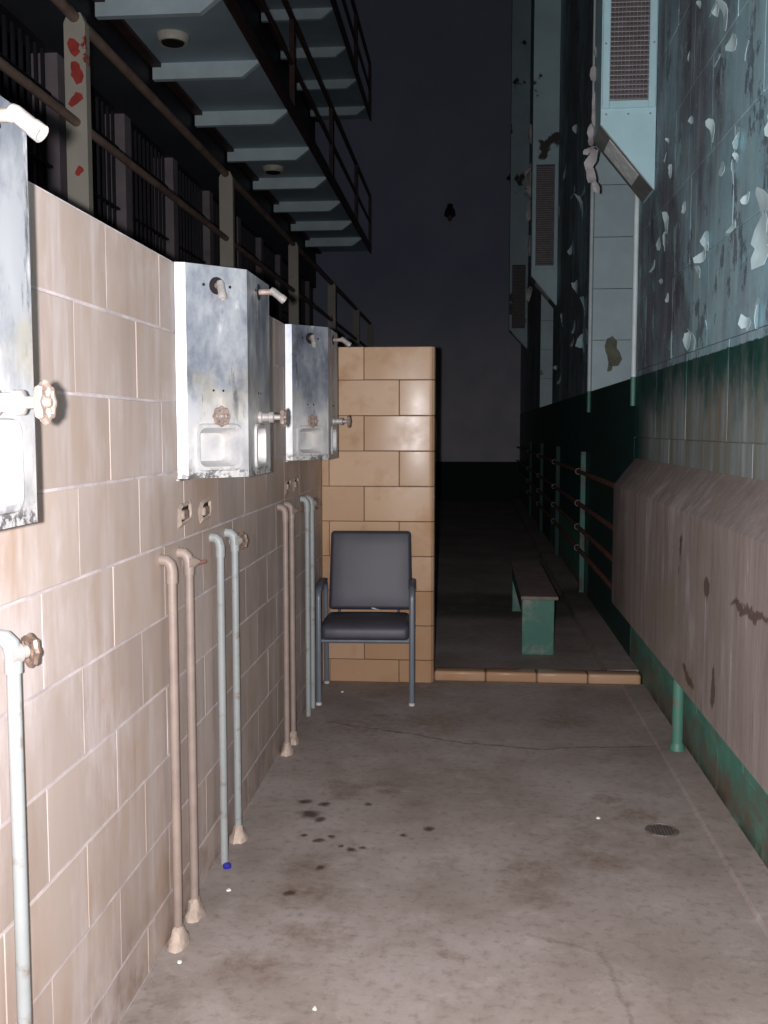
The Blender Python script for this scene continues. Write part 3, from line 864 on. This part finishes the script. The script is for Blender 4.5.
# supply pipes rising from the floor ----------------------------------------------------------------
def riser(y, kind, label, valve, mound, ztop=1.115, r=.0132, tee=False):
    x = XL + .033
    m_ = M['pipe_tan'] if kind == 'tan' else M['pipe_blue']
    t = thing('water_pipe', label, 'pipe', (x, y, 0), 0, 'supply pipes along the tiled wall')
    pts = [(x, y, 0.0), (x, y, .4), (x, y, .8), (x, y, ztop - .05)]
    bm = B(); tube(bm, pts, r, 12); obj('riser', bm, m_, t, smooth=True)
    bm = B()
    tube(bm, [(x, y, ztop - .065), (x, y, ztop - .03), (x - .004, y, ztop - .012), (x - .014, y, ztop - .002), (XL - .0, y, ztop)], r * 1.25, 12); obj('elbow', bm, m_, t, smooth=True)
    if valve:
        bm = B(); lathe(bm, [(r * 1.5, -.01), (r * 1.5, .012), (.010, .013), (.010, .018), (.013, .019), (.013, .027), (.006, .028), (.006, .040)], (x, y, ztop - .03), (.6, 1, 0), 12)
        v = obj('valve_body', bm, M['chrome'] if kind != 'tan' else m_, t, smooth=True)
        if valve == 'wheel':
            bm = B(); wheel(bm, Vector((x, y, ztop - .03)) + Vector((.6, 1, 0)).normalized() * .036, (.75, 1, 0), .025); obj('valve_wheel', bm, M['brass'], t, smooth=True)
        else:
            bm = B(); p = Vector((x, y, ztop - .03)) + Vector((.6, 1, 0)).normalized() * .036
            tube(bm, [p + Vector((-.0, -.0, -.006)), p + Vector((.02, .012, .0))], .005, 8); obj('valve_spindle', bm, M['rust'], t, smooth=True)
    if mound:
        bm = B(); n = 14; rr_ = random.Random(int(y * 100))
        prof = [(.052, 0), (.046, .016), (.034, .03), (.026, .05), (.017, .056)]
        rings = []
        for q, zz in prof:
            rings.append([bm.verts.new((x + q * (1 + .18 * rr_.uniform(-1, 1)) * math.cos(2 * PI * i / n) * .58 + .0, y + q * (1 + .18 * rr_.uniform(-1, 1)) * math.sin(2 * PI * i / n), zz)) for i in range(n)])
        for a, b in zip(rings, rings[1:]):
            for i in range(n): bm.faces.new((a[i], a[(i + 1) % n], b[(i + 1) % n], b[i]))
        bm.faces.new(rings[-1])
        obj('cement_mound', bm, M['cement'], t, smooth=True)
    return t
riser(1.735, 'blue', 'thick pale blue pipe with rusty handwheel at the left edge of the picture', 'wheel', False, 1.10)
riser(2.71, 'tan', 'tan painted pipe with cement lump at its foot, under the nearer whole shower unit', None, True)
riser(2.88, 'tan', 'tan painted pipe with bare valve spindle, under the nearer whole shower unit', 'spindle', True)
riser(3.25, 'blue', 'pale blue pipe without handwheel, blue cap lying at its foot', None, False, 1.12)
riser(3.455, 'blue', 'pale blue pipe with rusty handwheel, between the two whole shower units', 'wheel', True)
riser(4.42, 'tan', 'tan pipe with big cement lump at its foot, under the farther shower unit', None, True, 1.13)
riser(4.58, 'tan', 'tan pipe with small valve, second under the farther shower unit', 'spindle', True, 1.13)
riser(5.02, 'blue', 'pale blue pipe without handwheel, just before the chair', None, False, 1.125)
riser(5.17, 'blue', 'pale blue pipe with handwheel, beside the armrest of the chair', 'wheel', False, 1.12)

# broken-out pockets in the tile under the units (dark hole with crumbled plaster rim and a metal stub)
for i, (y, z) in enumerate(((2.95, 1.226), (3.185, 1.218), (4.65, 1.212), (4.86, 1.212))):
    rr_ = random.Random(50 + i)
    sg = lambda v: math.copysign(abs(v) ** .45, v)
    bm = B(); n = 16
    ro = [bm.verts.new((XL + .001, y + .078 * sg(math.cos(2 * PI * k / n)) * rr_.uniform(.88, 1.08), z + .036 * sg(math.sin(2 * PI * k / n)) * rr_.uniform(.85, 1.1) + .012 * math.cos(2 * PI * k / n))) for k in range(n)]
    ri = [bm.verts.new((XL + .008, v.co.y * .72 + y * .28, v.co.z * .72 + z * .28)) for v in ro]
    rk = [bm.verts.new((XL + .001, v.co.y * .58 + y * .42, v.co.z * .58 + z * .42)) for v in ro]
    for a, b in ((ro, ri), (ri, rk)):
        for k in range(n): bm.faces.new((a[k], a[(k + 1) % n], b[(k + 1) % n], b[k]))
    o = obj('plaster_rim', bm, M['cement'], wl)
    bm = B(); bm.faces.new([bm.verts.new((XL + .0014, y + .05 * sg(math.cos(2 * PI * k / n)), z + .024 * sg(math.sin(2 * PI * k / n)) + .008 * math.cos(2 * PI * k / n))) for k in range(n)])
    obj('pocket', bm, M['dark'], o)
    bm = B(); box(bm, XL + .001, XL + .014, y - .045, y + .012, z - .016, z + .012, .003); obj('anchor_stub', bm, M['scaled'], o)

# chair --------------------------------------------------------------------------------------------
ch = thing('armchair', 'charcoal vinyl armchair with grey metal frame against the tiled end wall', 'chair', (-0.572, 5.45, 0), math.radians(3))
def cushion(bm, w_, d_, h_, bev, crown=0.012, nx=10, ny=8):
    """soft pad, w along X, d along Y, h along Z, crowned top"""
    box(bm, -w_ / 2, w_ / 2, -d_ / 2, d_ / 2, -h_ / 2, h_ / 2)
    bmesh.ops.bevel(bm, geom=bm.edges[:], offset=bev, segments=4, affect='EDGES', profile=.5)
    bmesh.ops.subdivide_edges(bm, edges=[e for e in bm.edges if e.calc_length() > .12], cuts=5, use_grid_fill=True)
    for v in bm.verts:
        k = (1 - min(1, (2 * v.co.x / w_) ** 2)) * (1 - min(1, (2 * v.co.y / d_) ** 2))
        v.co.z += crown * k * (1 if v.co.z > 0 else -.3)
    return bm
bm = B(); cushion(bm, .475, .44, .085, .03)
for v in bm.verts:   # waterfall front edge
    if v.co.y < -.10: v.co.z -= .05 * ((-.10 - v.co.y) / .12) ** 2 * .6
bmesh.ops.rotate(bm, verts=bm.verts, matrix=Matrix.Rotation(math.radians(4), 3, 'X'))
bmesh.ops.rotate(bm, verts=bm.verts, matrix=Matrix.Rotation(math.radians(-8), 3, 'X'))
bmesh.ops.translate(bm, verts=bm.verts, vec=(0, -.01, .405))
obj('seat', bm, M['vinyl'], ch, local=True, smooth=True)
bm = B(); cushion(bm, .468, .45, .055, .022, .006)
bmesh.ops.rotate(bm, verts=bm.verts, matrix=Matrix.Rotation(math.radians(90 - 9), 3, 'X'))
for v in bm.verts: v.co.x *= 1.0 + .02 * (-(v.co.z) / .22)
bmesh.ops.translate(bm, verts=bm.verts, vec=(0.012, .195, .676))
obj('backrest', bm, M['vinyl'], ch, local=True, smooth=True)
for s in (-1, 1):
    x = s * .25
    bm = B()
    pts = [(x, -.205, 0.012), (x, -.205, .25), (x, -.205, .57)] + arc((x, -.145, .57), .06, PI, PI / 2, 6, 'YZ')[1:] + [(x, .05, .627), (x, .15, .615)] + arc((x, .15, .555), .06, PI / 2, 0, 5, 'YZ')[1:] + [(x, .225, .3), (x, .255, 0.012)]
    tube(bm, pts, .013, 10, sq=(.015, .0105)); o = obj('side_frame', bm, M['frame'], ch, local=True, smooth=True)
    bm = B(); tube(bm, [(x, -.17, .622), (x, -.13, .642), (x, .05, .642), (x, .14, .63)], .012, 10, sq=(.010, .021)); obj('arm_pad', bm, M['armpad'], o, local=True, smooth=True)
    for y in (-.205, .255):
        bm = B(); lathe(bm, [(.016, 0), (.017, .012), (.014, .014)], (x, y, 0), (0, 0, 1), 10); obj('foot_cap', bm, M['rubber'], o, local=True, smooth=True)
bm = B(); tube(bm, [(-.255, -.19, .345), (.255, -.19, .345)], .011, 8); obj('crossbar', bm, M['frame'], ch, local=True, smooth=True)
bm = B(); tube(bm, [(-.255, .225, .35), (.255, .225, .35)], .011, 8); obj('crossbar', bm, M['frame'], ch, local=True, smooth=True)
for s in (-1, 1):
    bm = B(); tube(bm, [(s * .17, .16, .38), (s * .17, .19, .42), (s * .17, .222, .56), (s * .17, .245, .72)], .010, 8, sq=(.012, .008)); obj('back_support', bm, M['frame'], ch, local=True, smooth=True)
bm = flake_bm(0, 0, 0, .022, 'Y', .3, 5, .5)
bmesh.ops.rotate(bm, verts=bm.verts, matrix=Matrix.Rotation(math.radians(-90), 3, 'X'))
bmesh.ops.translate(bm, verts=bm.verts, vec=(.045, .09, .462))
obj('torn_patch', bm, M['litter'], ch, local=True)

# bench ---------------------------------------------------------------------------------------------
bn = thing('bench', 'low bench with bare grey seat board and green painted end boards', 'bench', (.44, 7.35, 0))
bm = B(); box(bm, .325, .565, 6.47, 8.25, .375, .398, .004); obj('seat_board', bm, M['bench_top'], bn)
for y in (6.53, 8.10):
    bm = B(); box(bm, .335, .545, y, y + .04, 0, .375, .004); obj('end_board', bm, M['bench_green'], bn)
for x in (.333, .53):
    bm = B(); box(bm, x, x + .02, 6.575, 8.10, .27, .375, .003); obj('apron', bm, M['bench_green'], bn)

# floor drain, cap, litter ----------------------------------------------------------------------------
dr = thing('floor_drain', 'round perforated metal floor drain near the casing', 'drain', (.71, 3.66, 0))
bm = B(); lathe(bm, [(.062, 0.0005), (.062, .003), (.052, .004)], (.71, 3.66, 0), (0, 0, 1), 24); obj('plate', bm, M['drain'], dr)
bm = B(); torus(bm, (.71, 3.66, .004), (0, 0, 1), .058, .0025, 24, 6); obj('rim', bm, M['drain'], dr, smooth=True)
bm = B()
for i in range(-4, 5):
    for j in range(-4, 5):
        if i * i + j * j < 17: lathe(bm, [(.0042, 0), (.0042, .001)], (.71 + i * .0115, 3.66 + j * .0115, .0038), (0, 0, 1), 6)
o = obj('holes', bm, M['hole'], dr); o['kind'] = 'stuff'
cp = B(); lathe(cp, [(.013, 0), (.0145, .002), (.0145, .011), (.012, .014)], (-.815, 3.215, 0), (0, 0, 1), 14)
tag(obj('bottle_cap', cp, M['cap'], loc=(-.815, 3.215, 0), smooth=True), 'tiny blue plastic cap on the floor at the foot of a pale pipe', 'cap')
LIT = [(-.77, 3.05, 'white chip on the floor beside the tan pipes'), (-.80, 2.61, 'white chip on the floor nearest the shower wall'), (-.72, 5.50, 'white chip on the floor under the chair'),
       (-.39, 2.42, 'white chip on the floor at the bottom of the picture'), (.49, 3.76, 'white chip on the floor to the left of the drain')]
for i, (x, y, lb) in enumerate(LIT):
    bm = B(); n = 7; rr_ = random.Random(900 + i); s = .008
    lo = [bm.verts.new((x + s * rr_.uniform(.6, 1.2) * math.cos(2 * PI * k / n), y + s * rr_.uniform(.6, 1.2) * math.sin(2 * PI * k / n), .0003)) for k in range(n)]
    hi = [bm.verts.new((v.co.x * .8 + x * .2, v.co.y * .8 + y * .2, .004 + .002 * rr_.random())) for v in lo]
    for k in range(n): bm.faces.new((lo[k], lo[(k + 1) % n], hi[(k + 1) % n], hi[k]))
    bm.faces.new(lo); bm.faces.new(hi)
    tag(obj('plaster_chip', bm, M['litter'], loc=(x, y, 0)), lb, 'chip', 'plaster chips on the floor')

# galleries ---------------------------------------------------------------------------------------------
GX0, GX1 = -3.2, -2.1
Y0, Y1 = -1.0, 20.7
TIERS = [(2.45, 'lower', 'lowest gallery walkway, behind the tiled shower wall under the cream posts'), (5.10, 'mid', 'pale gallery walkway on tapered brackets, lower of the two overhead'), (7.73, 'top', 'dim gallery walkway on tapered brackets, upper of the two overhead')]
POSTS = [2.06, 5.29, 8.55, 11.78, 15.0, 18.2, 20.66]
def gallery(z, lab, dy=0.0):
    t = thing('gallery_walkway', lab, 'walkway', (GX0, 10, z - .15))
    bm = B(); box(bm, GX0, GX1, Y0, Y1, z, z + .10); obj('deck', bm, M['gallery'], t)
    bm = B(); box(bm, GX1, GX1 + .03, Y0, Y1, z - .05, z + .10); obj('edge_beam', bm, M['rail'], t)
    bm = B(); box(bm, GX0, GX0 + .10, Y0, Y1, z - .04, z); obj('wall_angle', bm, M['rail'], t)
    y = 8.5 - 1.53 * 6 + dy
    me = None
    while y < Y1:
        if me is None:
            bm = B(); prism(bm, [(GX0 + .01, z), (GX1 - .01, z), (GX1 - .01, z - .02), (GX1 - .19, z - .155), (GX0 + .01, z - .155)], y, y + .07)
            first = obj('bracket', bm, M['bracket'], t); me = first.data; yf = y
        else:
            o = bpy.data.objects.new('bracket', me); COL.objects.link(o); o.parent = t; o.location = (0, y - yf, 0)
        y += 1.53
    return t
for z, k, lab in TIERS: gallery(z, lab, .70 if k == 'top' else 0)
def railing(z, top, mid, lab, rm, pm, wide):
    t = thing('guard_railing', lab, 'railing', (GX1, 10, z + .1))
    xc = GX1 + .0
    for y in POSTS:
        bm = B()
        hw = .058 if wide else .03
        prism(bm, [(xc - hw, z + .10), (xc + hw, z + .10), (xc + hw, top - .03), (xc + hw * .6, top + .02), (xc - hw * .6, top + .02), (xc - hw, top - .03)], y, y + .06)
        o = obj('post', bm, pm, t)
        if wide and y == 5.29:
            for i, (px, pz, ps) in enumerate(((-2.10, 3.48, .042), (-2.095, 3.36, .046), (-2.10, 3.22, .036), (-2.09, 2.85, .024))):
                bm = flake_bm(px, y - .001 + .003, pz, ps, 'Y', 0.0, 60 + i, 1.1); obj('bare_patch', bm, M['redlead'], o)
    for zz, r in ((top, .030), (mid, .024)):
        bm = B(); tube(bm, [(xc + .0, Y0, zz), (xc, Y1, zz)], r, 10); obj('rail', bm, rm, t, smooth=True)
railing(2.45, 3.64, 3.10, 'cream posts and brown rails seen just above the tiled shower wall', M['rail2'], M['post2'], True)
railing(5.10, 6.20, 5.68, 'dark red railing along the lower overhead gallery', M['rail'], M['rail'], False)
railing(7.73, 8.80, 8.30, 'dark railing along the upper overhead gallery', M['rail'], M['rail'], False)

def canlight(y, z, x, lab):
    t = thing('ceiling_lamp', lab, 'lamp', (x, y, z), 0, 'unlit lamps under the gallery')
    bm = B(); lathe(bm, [(.15, 0), (.15, -.03), (.13, -.07), (.115, -.07), (.115, -.03)], (x, y, z), (0, 0, 1), 24); obj('rim', bm, M['canrim'], t, smooth=True)
    bm = B(); lathe(bm, [(.112, -.032), (.10, -.075), (.05, -.085)], (x, y, z), (0, 0, 1), 20); obj('lens', bm, M['dark'], t, smooth=True)
canlight(9.36, 5.10, -2.78, 'round unlit lamp with pale rim under the gallery, nearest')
canlight(14.05, 5.10, -2.78, 'round unlit lamp under the gallery, farther and dimmer')

# cell fronts ---------------------------------------------------------------------------------------------
def cell_front(z, zt, lab):
    t = thing('cell_front', lab, 'cell front', (GX0 - .12, 10, z))
    bm = B(); y = 3.0
    while y < Y1:
        box(bm, GX0 - .10, GX0 - .075, y, y + .025, z, zt); y += .125
    o = obj('bars', bm, M['bars'], t); o['kind'] = 'stuff'
    for zz in (z + .35, z + .95, z + 1.5, z + 1.9):
        bm = B(); box(bm, GX0 - .11, GX0 - .06, 3.0, Y1, zz, zz + .02); obj('cross_bar', bm, M['bars'], t)
    y = 9.18 - 1.5 * 4
    while y < Y1:
        bm = B(); box(bm, GX0 - .22, GX0 - .005, y + .04, y + .21, z, z + 1.82); obj('pilaster', bm, M['pilaster'], t); y += 1.5
    bm = B(); box(bm, GX0 - .2, GX0 - .02, 3.0, Y1, z + 1.82, zt); obj('header', bm, M['bars'], t)
    bm = B(); box(bm, GX0 - 1.8, GX0 - 1.7, 3.0, Y1, z, zt); obj('back_panel', bm, M['unlit_dark'], t)
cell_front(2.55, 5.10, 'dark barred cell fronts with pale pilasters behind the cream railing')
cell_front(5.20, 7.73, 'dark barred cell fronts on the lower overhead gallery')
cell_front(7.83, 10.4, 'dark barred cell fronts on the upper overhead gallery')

# far wall fixtures ---------------------------------------------------------------------------------------
t = thing('wall_lamp', 'small dark fixture alone high on the far wall', 'lamp', (-.48, YF, 5.75))
bm = B(); lathe(bm, [(.06, 0), (.06, .05), (.10, .12), (.12, .22), (.10, .24)], (-.48, YF - .10, 6.04), (0, -.25, -1), 14); obj('shade', bm, M['dark'], t, smooth=True)
bm = B(); tube(bm, [(-.48, YF, 6.0), (-.48, YF - .09, 6.05)], .025, 8); obj('arm', bm, M['dark'], t)
bm = B(); lathe(bm, [(.03, 0), (.05, .04), (.05, .09), (.02, .12)], (-.48, YF - .16, 5.82), (0, 0, -1), 12); obj('bulb', bm, M['rust'], t, smooth=True)
t = thing('pendant_lamp', 'small dark cone pendant lamp in front of the far wall beside the ducts', 'lamp', (.83, 19.9, 6.3))
bm = B(); lathe(bm, [(.015, .34), (.04, .28), (.09, .14), (.21, 0), (.20, -.01), (.02, .1)], (.83, 19.9, 6.3), (0, 0, 1), 16); obj('shade', bm, M['dark'], t, smooth=True)
bm = B(); tube(bm, [(.83, 19.9, 6.6), (.83, 19.9, 12.0)], .012, 6); obj('cord', bm, M['dark'], t)
